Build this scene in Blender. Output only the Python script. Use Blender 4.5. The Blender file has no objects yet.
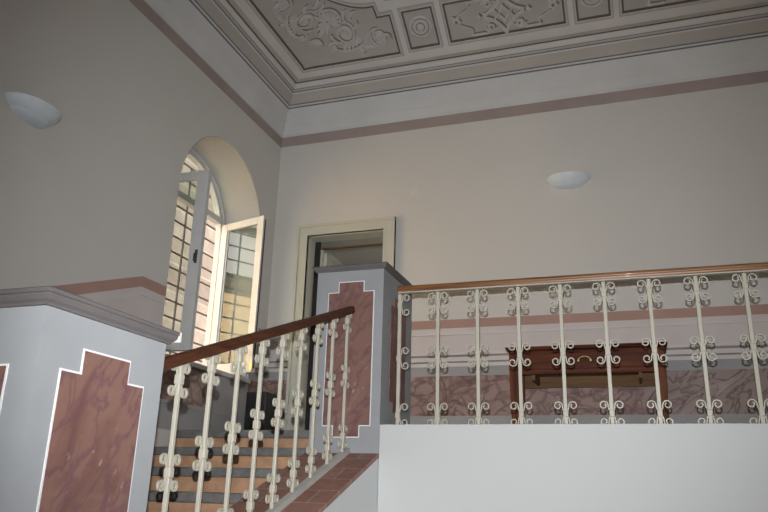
import bpy, math, random
from mathutils import Vector, Matrix
random.seed(7)
PI = math.pi
S = bpy.context.scene
COL = S.collection

# ------------------------------------------------------------------ camera (eye at the origin, x right, y into the room, z up)
def cam_matrix(yaw, pit, roll):
    c, s = math.cos, math.sin
    fw = Vector((-s(yaw) * c(pit), c(yaw) * c(pit), s(pit)))
    r = Vector((c(yaw), s(yaw), 0)); u = r.cross(fw)
    r2 = r * c(roll) + u * s(roll); u2 = -r * s(roll) + u * c(roll)
    return Matrix(((r2.x, u2.x, -fw.x, 0), (r2.y, u2.y, -fw.y, 0), (r2.z, u2.z, -fw.z, 0), (0, 0, 0, 1)))
cd = bpy.data.cameras.new('camera'); cam = bpy.data.objects.new('camera', cd); COL.objects.link(cam)
cd.sensor_width = 36; cd.lens = 731.73 / 768 * 36; cd.clip_start = 0.05; cd.clip_end = 200
cam.matrix_world = cam_matrix(0.336577, 0.314508, 0.028575)
S.camera = cam

# ------------------------------------------------------------------ sky, lights, exposure
S.view_settings.view_transform = 'Standard'; S.view_settings.look = 'None'
S.view_settings.exposure = 0.0; S.view_settings.gamma = 1.0; S.view_settings.use_curve_mapping = False
W = bpy.data.worlds.new('sky'); S.world = W; W.use_nodes = True
bg = W.node_tree.nodes['Background']; bg.inputs[0].default_value = (1.0, 0.945, 0.855, 1); bg.inputs[1].default_value = 5.0
S.cycles.use_denoising = True
S.cycles.max_bounces = 8

def lamp(name, kind, loc, energy, color=(1, 1, 1), aim=None, **kw):
    l = bpy.data.lights.new(name, kind); l.energy = energy; l.color = color
    for k, v in kw.items(): setattr(l, k, v)
    o = bpy.data.objects.new(name, l); COL.objects.link(o); o.location = loc
    if aim is not None:
        o.rotation_euler = (Vector(aim) - Vector(loc)).to_track_quat('-Z', 'Y').to_euler()
    return o
# the photographer's pop-up flash, just above the lens
lamp('camera_flash', 'SPOT', (0.0, -0.02, 0.14), 780, (0.965, 0.985, 1.0), aim=(-1.45, 5.0, 1.35),
     spot_size=math.radians(82), spot_blend=1.0, shadow_soft_size=0.012)
lamp('sun', 'SUN', (-3, 0, 12), 46, (1.0, 0.90, 0.76), aim=(-3 - 0.6, 0.2, 12 - 0.77), angle=math.radians(0.6))
# soft fill lamp added behind the photographer to raise the ambient light
lamp('ambient_fill', 'AREA', (0.9, -1.9, 2.0), 20, (1.0, 0.96, 0.91), aim=(0.2, 5.0, 2.6), shape='RECTANGLE', size=2.6, size_y=2.4)

# ------------------------------------------------------------------ materials
def new_mat(name):
    m = bpy.data.materials.new(name); m.use_nodes = True
    nt = m.node_tree; b = nt.nodes['Principled BSDF']
    return m, nt, b
def node(nt, t, **kw):
    n = nt.nodes.new(t)
    for k, v in kw.items():
        if k in n.inputs.keys(): n.inputs[k].default_value = v
        else: setattr(n, k, v)
    return n
def coords(nt, scale=(1, 1, 1), rot=(0, 0, 0)):
    t = nt.nodes.new('ShaderNodeTexCoord'); mp = nt.nodes.new('ShaderNodeMapping')
    mp.inputs['Rotation'].default_value = rot
    m2 = nt.nodes.new('ShaderNodeMapping'); m2.inputs['Scale'].default_value = scale
    nt.links.new(t.outputs['Object'], mp.inputs[0]); nt.links.new(mp.outputs[0], m2.inputs[0]); return m2.outputs[0]
def ramp(nt, fac, stops):
    r = nt.nodes.new('ShaderNodeValToRGB'); e = r.color_ramp.elements
    while len(e) < len(stops): e.new(0.5)
    for k, (p, c) in enumerate(stops): e[k].position = p; e[k].color = (*c, 1)
    nt.links.new(fac, r.inputs[0]); return r.outputs[0]
def mixc(nt, fac, a, b, mode='MIX'):
    m = nt.nodes.new('ShaderNodeMix'); m.data_type = 'RGBA'; m.blend_type = mode
    for s, v in ((0, fac), (6, a), (7, b)):
        if hasattr(v, 'node'): nt.links.new(v, m.inputs[s])
        else: m.inputs[s].default_value = v if not isinstance(v, tuple) else (*v, 1)
    return m.outputs[2]
def bump(nt, b, h, strength, dist=0.01):
    n = nt.nodes.new('ShaderNodeBump'); n.inputs['Strength'].default_value = strength; n.inputs['Distance'].default_value = dist
    nt.links.new(h, n.inputs['Height']); nt.links.new(n.outputs[0], b.inputs['Normal'])
def shade(c, k): return tuple(min(1, v * k) for v in c)

def plaster(name, c, var=0.06, scale=1.3, rough=0.85, bmp=0.12, fine=60):
    m, nt, b = new_mat(name); v = coords(nt)
    n1 = node(nt, 'ShaderNodeTexNoise', Scale=scale, Detail=6.0, Roughness=0.6); nt.links.new(v, n1.inputs['Vector'])
    n2 = node(nt, 'ShaderNodeTexNoise', Scale=fine, Detail=4.0); nt.links.new(v, n2.inputs['Vector'])
    col = ramp(nt, n1.outputs['Fac'], [(0.3, shade(c, 1 - var)), (0.7, shade(c, 1 + var))])
    nt.links.new(col, b.inputs['Base Color']); b.inputs['Roughness'].default_value = rough
    bump(nt, b, n2.outputs['Fac'], bmp, 0.004); return m
def plain(name, c, rough=0.5, metal=0.0, coat=0.0):
    m, nt, b = new_mat(name); v = coords(nt)
    n1 = node(nt, 'ShaderNodeTexNoise', Scale=9.0, Detail=3.0); nt.links.new(v, n1.inputs['Vector'])
    col = ramp(nt, n1.outputs['Fac'], [(0.25, shade(c, 0.95)), (0.75, shade(c, 1.05))])
    nt.links.new(col, b.inputs['Base Color']); b.inputs['Roughness'].default_value = rough
    b.inputs['Metallic'].default_value = metal; b.inputs['Coat Weight'].default_value = coat; return m
def marble(name, base, light, dark, vein, scale=2.2, rot=(0.5, 0.4, 0.6), stretch=(1, 1, 1), breccia=0.0, rough=0.55, streak=None, dist=1.4):
    m, nt, b = new_mat(name); v = coords(nt, stretch, rot)
    n0 = node(nt, 'ShaderNodeTexNoise', Scale=scale * 0.8, Detail=7.0, Roughness=0.62, Distortion=0.8); nt.links.new(v, n0.inputs['Vector'])
    col = ramp(nt, n0.outputs['Fac'], [(0.28, dark), (0.45, base), (0.58, base), (0.75, light)])
    n1 = node(nt, 'ShaderNodeTexNoise', Scale=scale * 1.25, Detail=5.0, Roughness=0.55, Distortion=dist); nt.links.new(v, n1.inputs['Vector'])
    vm = ramp(nt, n1.outputs['Fac'], [(0.455, (0, 0, 0)), (0.497, (1, 1, 1)), (0.503, (1, 1, 1)), (0.55, (0, 0, 0))])
    f = node(nt, 'ShaderNodeMath', operation='MULTIPLY'); nt.links.new(vm, f.inputs[0]); f.inputs[1].default_value = 0.75
    col = mixc(nt, f.outputs[0], col, vein)
    if breccia:
        nd = node(nt, 'ShaderNodeTexNoise', Scale=3.5, Detail=3.0); nt.links.new(v, nd.inputs['Vector'])
        vv = mixc(nt, 0.17, v, nd.outputs['Color'], 'ADD')
        vo = node(nt, 'ShaderNodeTexVoronoi', Scale=5.0, feature='DISTANCE_TO_EDGE'); nt.links.new(vv, vo.inputs['Vector'])
        e = ramp(nt, vo.outputs['Distance'], [(0.0, (1, 1, 1)), (0.14, (0, 0, 0))])
        f2 = node(nt, 'ShaderNodeMath', operation='MULTIPLY'); nt.links.new(e, f2.inputs[0]); f2.inputs[1].default_value = breccia
        col = mixc(nt, f2.outputs[0], col, vein)
    if streak:
        v2 = coords(nt, (9, 9, 2.2), rot); ns = node(nt, 'ShaderNodeTexNoise', Scale=3.6, Detail=3.0); nt.links.new(v2, ns.inputs['Vector'])
        sm = ramp(nt, ns.outputs['Fac'], [(0.66, (0, 0, 0)), (0.74, (1, 1, 1))])
        f3 = node(nt, 'ShaderNodeMath', operation='MULTIPLY'); nt.links.new(sm, f3.inputs[0]); f3.inputs[1].default_value = 0.55
        col = mixc(nt, f3.outputs[0], col, streak)
    nt.links.new(col, b.inputs['Base Color']); b.inputs['Roughness'].default_value = rough; return m
def wood(name, c1, c2, axis=0, bands=55, rough=0.32, coat=0.25):
    m, nt, b = new_mat(name)
    sc = [bands, bands, bands]; sc[axis] = 1.6
    v = coords(nt, tuple(sc))
    n = node(nt, 'ShaderNodeTexNoise', Scale=1.0, Detail=5.0, Roughness=0.6, Distortion=0.3); nt.links.new(v, n.inputs['Vector'])
    col = ramp(nt, n.outputs['Fac'], [(0.32, c1), (0.52, tuple((a + d) / 2 for a, d in zip(c1, c2))), (0.7, c2)])
    nt.links.new(col, b.inputs['Base Color']); b.inputs['Roughness'].default_value = rough; b.inputs['Coat Weight'].default_value = coat; b.inputs['Specular IOR Level'].default_value = 0.5 if coat else 0.2
    bump(nt, b, n.outputs['Fac'], 0.08, 0.002); return m
def bricks(name, c1, c2, mortar, bw, bh, msize, rot=(0, 0, 0), rough=0.8, offset=0.5, var=4.0, msm=0.1):
    m, nt, b = new_mat(name); v = coords(nt, (1, 1, 1), rot)
    br = node(nt, 'ShaderNodeTexBrick'); br.offset = offset
    for k, val in (('Color1', (*c1, 1)), ('Color2', (*c2, 1)), ('Mortar', (*mortar, 1)), ('Scale', 1.0), ('Mortar Size', msize), ('Brick Width', bw), ('Row Height', bh), ('Mortar Smooth', msm), ('Bias', 0.0)):
        br.inputs[k].default_value = val
    nw = node(nt, 'ShaderNodeTexNoise', Scale=6.0, Detail=4.0); nt.links.new(v, nw.inputs['Vector'])
    vv = mixc(nt, 0.025, v, nw.outputs['Color'], 'ADD'); nt.links.new(vv, br.inputs['Vector'])
    n = node(nt, 'ShaderNodeTexNoise', Scale=var, Detail=7.0, Roughness=0.7); nt.links.new(v, n.inputs['Vector'])
    t = ramp(nt, n.outputs['Fac'], [(0.3, (0.72, 0.72, 0.72)), (0.72, (1.22, 1.2, 1.18))])
    col = mixc(nt, 1.0, br.outputs['Color'], t, 'MULTIPLY')
    nt.links.new(col, b.inputs['Base Color']); b.inputs['Roughness'].default_value = rough
    bump(nt, b, br.outputs['Fac'], -0.25, 0.006); return m
def speckled(name, c, rough=0.7):
    m, nt, b = new_mat(name); v = coords(nt)
    n = node(nt, 'ShaderNodeTexNoise', Scale=140.0, Detail=3.0, Roughness=0.8); nt.links.new(v, n.inputs['Vector'])
    n2 = node(nt, 'ShaderNodeTexNoise', Scale=11.0, Detail=8.0, Roughness=0.75); nt.links.new(v, n2.inputs['Vector'])
    a = ramp(nt, n.outputs['Fac'], [(0.3, shade(c, 0.6)), (0.7, shade(c, 1.4))]); d = ramp(nt, n2.outputs['Fac'], [(0.35, shade(c, 0.45)), (0.65, shade(c, 1.5))])
    nt.links.new(mixc(nt, 0.5, a, d), b.inputs['Base Color']); b.inputs['Roughness'].default_value = rough; bump(nt, b, n.outputs['Fac'], 0.2, 0.003); return m
def pane_glass(name, tint=(0.84, 0.88, 0.86), ior=1.75):
    m = bpy.data.materials.new(name); m.use_nodes = True; nt = m.node_tree
    for n in list(nt.nodes): nt.nodes.remove(n)
    o = nt.nodes.new('ShaderNodeOutputMaterial'); mx = nt.nodes.new('ShaderNodeMixShader')
    tr = nt.nodes.new('ShaderNodeBsdfTransparent'); tr.inputs[0].default_value = (*tint, 1)
    gl = nt.nodes.new('ShaderNodeBsdfGlossy'); gl.inputs['Roughness'].default_value = 0.01
    fr = nt.nodes.new('ShaderNodeFresnel'); fr.inputs[0].default_value = ior
    geo = nt.nodes.new('ShaderNodeNewGeometry')
    mixn = nt.nodes.new('ShaderNodeMix'); mixn.data_type = 'FLOAT'; mixn.inputs[3].default_value = 0.0
    nt.links.new(geo.outputs['Backfacing'], mixn.inputs[0]); nt.links.new(fr.outputs[0], mixn.inputs[2])
    nt.links.new(mixn.outputs[0], mx.inputs[0])
    nt.links.new(tr.outputs[0], mx.inputs[1]); nt.links.new(gl.outputs[0], mx.inputs[2]); nt.links.new(mx.outputs[0], o.inputs[0]); return m

M = {}
M['wall'] = plaster('wall_paint', (0.635, 0.61, 0.575), 0.03, 0.8)
M['frieze'] = plaster('frieze_paint', (0.62, 0.615, 0.61), 0.06, 1.6)
M['taupe'] = plaster('taupe_paint', (0.46, 0.42, 0.385), 0.06, 2.0)
M['cream'] = plaster('ceiling_rib_paint', (0.60, 0.575, 0.545), 0.05, 1.6)
M['panel'] = plaster('ceiling_panel_paint', (0.425, 0.395, 0.365), 0.07, 3.0)
M['relief'] = plaster('grisaille_relief', (0.51, 0.48, 0.45), 0.14, 14.0)
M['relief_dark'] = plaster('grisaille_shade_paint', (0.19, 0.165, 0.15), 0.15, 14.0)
M['line'] = plaster('brown_line_paint', (0.13, 0.095, 0.08), 0.1, 9.0)
M['bluegrey'] = plaster('blue_grey_line_paint', (0.15, 0.155, 0.18), 0.1, 9.0)
M['band'] = plaster('brown_band_paint', (0.375, 0.305, 0.285), 0.08, 3.0)
M['dadoband'] = plaster('dado_band_paint', (0.43, 0.27, 0.225), 0.06, 3.0)
M['dado'] = plaster('dado_paint', (0.63, 0.565, 0.55), 0.05, 2.5)
M['dadoline'] = plaster('dado_moulding_paint', (0.64, 0.60, 0.58), 0.05, 3.0)
M['dadodark'] = plaster('dado_groove_paint', (0.30, 0.25, 0.235), 0.1, 5.0)
M['skirt'] = plaster('grey_skirting_paint', (0.36, 0.345, 0.345), 0.06, 3.0)
M['stairwhite'] = plaster('white_stair_paint', (0.75, 0.765, 0.77), 0.015, 0.9, 0.75, 0.06)
M['white'] = plaster('white_landing_paint', (0.635, 0.645, 0.64), 0.015, 0.9, 0.75, 0.06)
M['pier'] = plaster('pale_blue_plaster', (0.345, 0.355, 0.37), 0.07, 2.6, 0.8, 0.1)
M['pierline'] = plain('white_outline_paint', (0.83, 0.83, 0.83), 0.7)
M['cap'] = plaster('grey_brown_cap_paint', (0.145, 0.13, 0.128), 0.12, 5.0, 0.6)
M['capchip'] = plain('bare_plaster', (0.72, 0.68, 0.62), 0.9)
M['piermarble'] = marble('painted_red_marble', (0.235, 0.125, 0.10), (0.37, 0.235, 0.20), (0.16, 0.072, 0.06), (0.15, 0.068, 0.08), 3.0, (0.55, -0.5, 0.0), (2.6, 2.6, 0.42), 0, 0.6, (0.56, 0.41, 0.35), 0.35)
M['breccia'] = marble('painted_breccia', (0.33, 0.22, 0.19), (0.52, 0.43, 0.385), (0.19, 0.08, 0.065), (0.12, 0.055, 0.05), 2.8, (0.3, 0.2, 0.1), (1, 1, 1.3), 0.55, 0.6)
M['streaky'] = marble('painted_streaky_marble', (0.32, 0.235, 0.21), (0.42, 0.355, 0.325), (0.21, 0.125, 0.115), (0.10, 0.05, 0.05), 3.0, (0.0, 0.75, 0.0), (0.7, 1, 2.0), 0, 0.6)
M['tile'] = bricks('terracotta_coping', (0.27, 0.13, 0.10), (0.37, 0.195, 0.155), (0.46, 0.33, 0.28), 0.30, 0.19, 0.005, (0, 0, 0), 0.6, 0.5, 9.0)
M['riser'] = plaster('terracotta_riser', (0.52, 0.30, 0.18), 0.22, 9.0, 0.8, 0.2)
M['stone'] = speckled('grey_stone_tread', (0.185, 0.18, 0.17))
M['kerb'] = plaster('grey_kerb', (0.52, 0.505, 0.485), 0.08, 6.0)
M['iron'] = plain('cream_painted_iron', (0.55, 0.515, 0.425), 0.42)
M['rail_x'] = wood('rail_wood_lit_tone', (0.09, 0.028, 0.008), (0.42, 0.19, 0.06), 0, 100, 0.38, 0.1)  # same wood as the stair rail, with its brighter lighting put into the colour
M['rail_y'] = wood('rail_wood_shaded_tone', (0.062, 0.02, 0.01), (0.13, 0.045, 0.02), 1, 45, 0.5, 0.0)  # same wood as the landing rail, with its shade put into the colour
M['desk'] = wood('walnut_wood', (0.040, 0.009, 0.004), (0.165, 0.042, 0.013), 0, 22, 0.55, 0.0)
M['deskleg'] = wood('walnut_leg_wood', (0.06, 0.015, 0.005), (0.19, 0.052, 0.016), 2, 22, 0.55, 0.0)
M['deskin'] = wood('raw_inner_wood', (0.12, 0.065, 0.03), (0.23, 0.13, 0.065), 0, 14, 0.7, 0.0)
M['brass'] = plain('aged_brass', (0.50, 0.36, 0.16), 0.35, 0.9)
M['doorframe'] = plaster('greenish_door_frame_paint', (0.56, 0.55, 0.475), 0.04, 2.0, 0.55, 0.05)
M['darkmetal'] = plain('dark_brown_metal', (0.025, 0.02, 0.018), 0.45)
M['plate'] = plain('pale_plate', (0.665, 0.635, 0.595), 0.7)
M['headgrey'] = plain('grey_metal', (0.17, 0.165, 0.15), 0.5)
M['bronze'] = plain('bronze_strip', (0.16, 0.10, 0.04), 0.4, 0.5)
M['black'] = plain('black_plastic', (0.012, 0.012, 0.014), 0.5)
M['winwhite'] = plain('white_window_paint', (0.55, 0.55, 0.545), 0.4)
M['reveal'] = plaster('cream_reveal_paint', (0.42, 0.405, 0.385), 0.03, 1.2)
M['sconce'] = plain('satin_glass', (0.70, 0.76, 0.80), 0.4, 0.0, 0.0)
M['sconcelow'] = plain('satin_glass_lower', (0.64, 0.70, 0.75), 0.4, 0.0, 0.0)
M['glass'] = pane_glass('window_glass')
M['ironbar'] = plain('dark_iron', (0.05, 0.045, 0.05), 0.6)
M['brickwall'] = bricks('pinkish_rubble_brick', (0.235, 0.195, 0.175), (0.31, 0.265, 0.24), (0.35, 0.315, 0.29), 0.42, 0.16, 0.02, (PI / 2, 0, PI / 2), 0.9, 0.5, 3.5, 0.6)
M['ochre'] = plaster('ochre_render', (0.55, 0.40, 0.22), 0.1, 1.0, 0.9)
M['roof'] = plaster('roof_tile_paint', (0.20, 0.14, 0.10), 0.2, 6.0)
M['leaf'] = plaster('dark_foliage', (0.08, 0.10, 0.045), 0.4, 12.0)
M['floor'] = bricks('grey_floor_tile', (0.34, 0.29, 0.26), (0.38, 0.33, 0.29), (0.2, 0.18, 0.16), 0.4, 0.4, 0.004, (0, 0, 0), 0.45, 0.0)
M['room'] = plaster('vestibule_paint', (0.50, 0.48, 0.44), 0.03)

# ------------------------------------------------------------------ mesh helpers
class MB:
    def __init__(s): s.v = []; s.f = []
    def add(s, vs, fs):
        o = len(s.v); s.v += [tuple(p) for p in vs]; s.f += [tuple(i + o for i in f) for f in fs]; return s
    def box(s, x0, x1, y0, y1, z0, z1):
        x0, x1 = sorted((x0, x1)); y0, y1 = sorted((y0, y1)); z0, z1 = sorted((z0, z1))
        vs = [(x, y, z) for x in (x0, x1) for y in (y0, y1) for z in (z0, z1)]
        return s.add(vs, [(0, 1, 3, 2), (4, 6, 7, 5), (0, 4, 5, 1), (2, 3, 7, 6), (0, 2, 6, 4), (1, 5, 7, 3)])
    def prism(s, poly, fa, fb):                  # poly of 2-D points; fa / fb give the two 3-D ends
        n = len(poly); vs = [fa(*p) for p in poly] + [fb(*p) for p in poly]
        fs = [tuple(range(n - 1, -1, -1)), tuple(range(n, 2 * n))] + [(i, (i + 1) % n, n + (i + 1) % n, n + i) for i in range(n)]
        return s.add(vs, fs)
    def yz(s, poly, x0, x1): return s.prism(poly, lambda a, b: (x0, a, b), lambda a, b: (x1, a, b))
    def xz(s, poly, y0, y1): return s.prism(poly, lambda a, b: (a, y0, b), lambda a, b: (a, y1, b))
    def xy(s, poly, z0, z1): return s.prism(poly, lambda a, b: (a, b, z0), lambda a, b: (a, b, z1))
    def ring(s, rings, closed=True, caps=True):
        n = len(rings[0]); vs = [p for r in rings for p in r]; fs = []
        for k in range(len(rings) - 1):
            for i in range(n if closed else n - 1):
                j = (i + 1) % n; fs.append((k * n + i, k * n + j, (k + 1) * n + j, (k + 1) * n + i))
        if caps: fs += [tuple(range(n - 1, -1, -1)), tuple(range((len(rings) - 1) * n, len(rings) * n))]
        return s.add(vs, fs)
    def strap(s, path, place, half_t, half_w, taper=None):   # flat strap following 2-D path; place(a,b,w) -> 3-D
        rings = []
        for i, p in enumerate(path):
            a = path[max(i - 1, 0)]; b = path[min(i + 1, len(path) - 1)]
            dx, dz = b[0] - a[0], b[1] - a[1]; L = math.hypot(dx, dz) or 1; nx, nz = -dz / L, dx / L
            h = half_t * (taper[i] if taper else 1); w = half_w * (taper[i] if taper else 1)
            rings.append([place(p[0] + nx * h, p[1] + nz * h, -w), place(p[0] + nx * h, p[1] + nz * h, w),
                          place(p[0] - nx * h, p[1] - nz * h, w), place(p[0] - nx * h, p[1] - nz * h, -w)])
        return s.ring(rings)
    def relief(s, path, zc, rads, h=0.6, n=6):      # half-round moulded line hanging under the ceiling at height zc
        rings = []
        for i, p in enumerate(path):
            a = path[max(i - 1, 0)]; b = path[min(i + 1, len(path) - 1)]
            dx, dy = b[0] - a[0], b[1] - a[1]; L = math.hypot(dx, dy) or 1; nx, ny = -dy / L, dx / L
            r = rads[i] if isinstance(rads, (list, tuple)) else rads
            rings.append([(p[0] + nx * r * math.cos(t), p[1] + ny * r * math.cos(t), zc - r * h * math.sin(t)) for t in [PI * k / n for k in range(n + 1)]])
        return s.ring(rings, closed=True)
    def lathe(s, prof, c, n=24, a0=0, a1=2 * PI, axis='z', sx=1, sy=1):
        full = abs(a1 - a0 - 2 * PI) < 1e-6; m = n if full else n + 1; rings = []
        for r, h in prof:
            R = []
            for k in range(m):
                t = a0 + (a1 - a0) * k / n; u, w = r * math.cos(t) * sx, r * math.sin(t) * sy
                R.append((c[0] + u, c[1] + w, c[2] + h) if axis == 'z' else (c[0] + u, c[1] + h, c[2] + w))
            rings.append(R)
        return s.ring(rings, closed=full, caps=False)
    def lift(s):
        s.v = [(x, y, z + F(x, y)) for x, y, z in s.v]; return s
    def build(s, name, mat, parent=None, smooth=False, bevel=0, loc=None):
        me = bpy.data.meshes.new(name); me.from_pydata(s.v, [], s.f); me.update()
        import bmesh
        b = bmesh.new(); b.from_mesh(me); bmesh.ops.recalc_face_normals(b, faces=b.faces); b.to_mesh(me); b.free()
        me.materials.append(mat)
        o = bpy.data.objects.new(name, me); COL.objects.link(o)
        if parent: o.parent = parent
        if loc: o.location = loc
        if smooth:
            for p in me.polygons: p.use_smooth = True
            if smooth != 'all': me.set_sharp_from_angle(angle=math.radians(38))
        if bevel:
            md = o.modifiers.new('bevel', 'BEVEL'); md.width = bevel; md.segments = 2; md.limit_method = 'ANGLE'
        return o
def tag(o, label, cat, group=None, kind=None):
    o['label'] = label; o['category'] = cat
    if group: o['group'] = group
    if kind: o['kind'] = kind
    return o
def struct(o, label, cat): return tag(o, label, cat, None, 'structure')
def empty(name, loc=(0, 0, 0)):
    o = bpy.data.objects.new(name, None); COL.objects.link(o); o.location = loc; o.empty_display_size = 0.1; return o
def copy_tree(o, parent=None):
    c = o.copy(); COL.objects.link(c)
    if parent: c.parent = parent
    for ch in list(o.children): copy_tree(ch, c)
    return c

# ------------------------------------------------------------------ main sizes (metres, eye height = 0)
XL, XR, YB, YF = -3.672, 3.6, 6.80, -2.2        # left, right, back and front walls
ZF, ZL, ZC = -1.59, 0.455, 4.40                 # lower floor, landing, ceiling
XP0, XP1, YP = -2.24, -1.694, 4.85              # stair wall / pier width and the plane of the landing's edge
WY0, WY1, WZ0, WZS = 4.995, 6.495, 1.05, 2.545   # window opening, sill, springing
WC, WR = (WY0 + WY1) / 2, (WY1 - WY0) / 2
WD = -4.18                                       # outer face of the left wall
DX0, DX1, DZ = -3.25, -2.385, 2.63              # door opening
SLOPE, G, RS, Y0 = 0.366, 0.417, 0.158, 5.30
N = 13

# ------------------------------------------------------------------ setting
m = MB()
m.box(XL, WD, YF, WY0, ZF, 4.7); m.box(XL, WD, WY1, YB + 0.35, ZF, 4.7); m.box(XL, WD, WY0, WY1, ZF, WZ0 - 0.04)
NA = 40
arc = [(WC - WR * math.cos(PI * k / NA), WZS + WR * math.sin(PI * k / NA)) for k in range(NA + 1)]
for k in range(NA):
    (a, b), (c, d) = arc[k], arc[k + 1]
    m.yz([(a, b), (c, d), (c, 4.7), (a, 4.7)], XL, WD)
struct(m.build('wall_left', M['wall']), 'plain painted wall with the deep arched window opening', 'wall')
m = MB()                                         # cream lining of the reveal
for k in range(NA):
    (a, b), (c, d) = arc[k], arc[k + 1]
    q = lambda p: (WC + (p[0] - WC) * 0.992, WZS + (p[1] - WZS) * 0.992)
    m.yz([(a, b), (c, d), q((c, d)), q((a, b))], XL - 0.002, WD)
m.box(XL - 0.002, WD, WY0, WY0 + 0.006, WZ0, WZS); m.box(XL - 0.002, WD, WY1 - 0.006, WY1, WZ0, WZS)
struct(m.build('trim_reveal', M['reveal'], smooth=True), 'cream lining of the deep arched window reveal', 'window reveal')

m = MB()
m.box(XL, DX0, YB, YB + 0.2, ZF, 4.7); m.box(DX1, XR + 0.2, YB, YB + 0.2, ZF, 4.7); m.box(DX0, DX1, YB, YB + 0.2, DZ, 4.7); m.box(DX0, DX1, YB, YB + 0.2, ZF, ZL - 0.15)
struct(m.build('wall_back', M['wall']), 'long painted wall behind the landing with the doorway at its left end', 'wall')
struct(MB().box(XR, XR + 0.2, YF, YB, ZF, 6.4).build('wall_right', M['wall']), 'painted wall closing the stair hall on the right', 'wall')
struct(MB().box(XL, XR + 0.2, YF - 0.2, YF, ZF, 6.4).build('wall_front', M['wall']), 'painted wall behind the photographer', 'wall')
struct(MB().box(XL, XR + 0.2, YF, YB, ZF - 0.15, ZF).build('floor', M['floor']), 'tiled lower floor of the stair hall', 'floor')
m = MB()
m.box(XL, XR, Y0 + 0.02, YB + 0.2, ZL - 0.15, ZL); m.box(XP0, XR, 5.02, Y0 + 0.02, ZL - 0.15, ZL)
struct(m.build('floor_landing', M['stone']), 'upper landing floor behind the railings', 'floor')
struct(MB().box(XP1, XR, YP, 5.06, ZF, 0.4545).build('wall_landing', M['white'], bevel=0.004), 'bright white wall front below the landing railing', 'wall')
# stair wall with sloping top
def curb(y): return 0.262 - SLOPE * (YP - y)
yb = YP - (0.262 - ZF) / SLOPE
w = MB().yz([(yb, ZF), (YP + 0.5, ZF), (YP + 0.5, 0.25), (YP, 0.25 - 0.02), (yb + 0.05, ZF)], XP0 + 0.012, XP1 - 0.004).build('wall_stair', M['stairwhite'])
struct(w, 'white wall under the sloping tiled coping of the stair', 'wall')
t = MB().yz([(yb + 0.1, curb(yb + 0.1)), (YP, curb(YP)), (YP, curb(YP) - 0.03), (yb + 0.1, curb(yb + 0.1) - 0.03)], XP0, XP1).build('trim_coping', M['tile'])
struct(t, 'sloping brown terracotta coping with pale joints under the stair railing', 'coping')
XB = -1.926
t = MB().yz([(2.345, curb(2.345) + 0.035), (YP, curb(YP) + 0.035), (YP, curb(YP)), (2.345, curb(2.345))], XB - 0.022, XB + 0.022).build('trim_kerb', M['kerb'])
struct(t, 'narrow grey kerb along the tiled coping, under the balusters', 'kerb')

# ceiling with cornice
def F(x, y):                                     # rise of the coved vault above the cornice
    dx, dy = x - (XL + 0.335), (YB - 0.335) - y
    if dx <= 1e-4 or dy <= 1e-4: return 0.0
    d = (dx ** -4 + dy ** -4) ** -0.25
    return 0.58 * d / math.sqrt(1 + (d / 2.5) ** 2)
gx = [WD, XL + 0.335] + [XL + 0.335 + 0.06 * k for k in range(1, 60)] + [XL + 0.335 + 3.6 + 0.3 * k for k in range(13)]
gy = [YB + 0.35, YB - 0.335] + [YB - 0.335 - 0.06 * k for k in range(1, 60)] + [YB - 0.335 - 3.6 - 0.3 * k for k in range(18)]
gx = [x for x in gx if x < XR + 0.1] + [XR + 0.2]; gy = [y for y in gy if y > YF - 0.1] + [YF - 0.2]
m = MB(); m.add([(x, y, ZC + F(x, y)) for x in gx for y in gy] + [(x, y, 6.35) for x in gx for y in gy],
    [(i * len(gy) + j, (i + 1) * len(gy) + j, (i + 1) * len(gy) + j + 1, i * len(gy) + j + 1) for i in range(len(gx) - 1) for j in range(len(gy) - 1)])
m.v = m.v[:len(gx) * len(gy)]
ceil = m.build('ceiling', M['cream'], smooth='all')
struct(ceil, 'painted coved ceiling with grey-brown ornamental panels', 'ceiling')
struct(MB().box(WD, XR + 0.2, YF - 0.2, 16.0, 6.4, 8.0).build('sun_block_slab', M['cream']), 'unseen slab added above the ceiling to block the sun', 'ceiling')  # unseen mass added to keep the sun off the brick wall
def cornice(name, prof, mat, label, cat='cornice'):
    m = MB(); rings = []
    full = prof + [(-0.01, prof[-1][1]), (-0.01, prof[0][1])]
    for f in (lambda e, z: (XR, YB - e, z), lambda e, z: (XL + e, YB - e, z), lambda e, z: (XL + e, YF, z)):
        rings.append([f(e, z) for e, z in full])
    m.ring(rings)
    return struct(m.build(name, mat), label, cat)
cornice('trim_1', [(0.006, 3.757), (0.006, 3.876)], M['band'], 'brown painted band under the cornice', 'painted band')
cornice('trim_2', [(0.012, 3.876), (0.016, 3.888), (0.022, 3.890), (0.022, 3.897), (0.026, 3.901), (0.055, 3.98), (0.064, 3.985), (0.112, 4.15), (0.125, 4.172)], M['frieze'], 'pale sloping frieze of the cornice')
cornice('trim_3', [(0.127, 4.168), (0.134, 4.178)], M['bluegrey'], 'thin blue-grey line above the pale frieze', 'painted line')
cornice('trim_4', [(0.14, 4.178), (0.146, 4.192), (0.150, 4.196)], M['cream'], 'pale fillet of the cornice')
cornice('trim_5', [(0.150, 4.193), (0.155, 4.201)], M['bluegrey'], 'second thin blue-grey line of the cornice', 'painted line')
cornice('trim_6', [(0.16, 4.201), (0.205, 4.300)], M['taupe'], 'flat taupe band of the cornice')
cornice('trim_7', [(0.208, 4.300), (0.216, 4.312), (0.222, 4.314)], M['cream'], 'lower pale bead of the cornice')
cornice('trim_8', [(0.220, 4.312), (0.226, 4.319)], M['bluegrey'], 'blue-grey groove between the cornice beads', 'painted line')
cornice('trim_9', [(0.228, 4.319), (0.236, 4.332), (0.242, 4.334)], M['taupe'], 'upper bead of the cornice')
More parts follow.
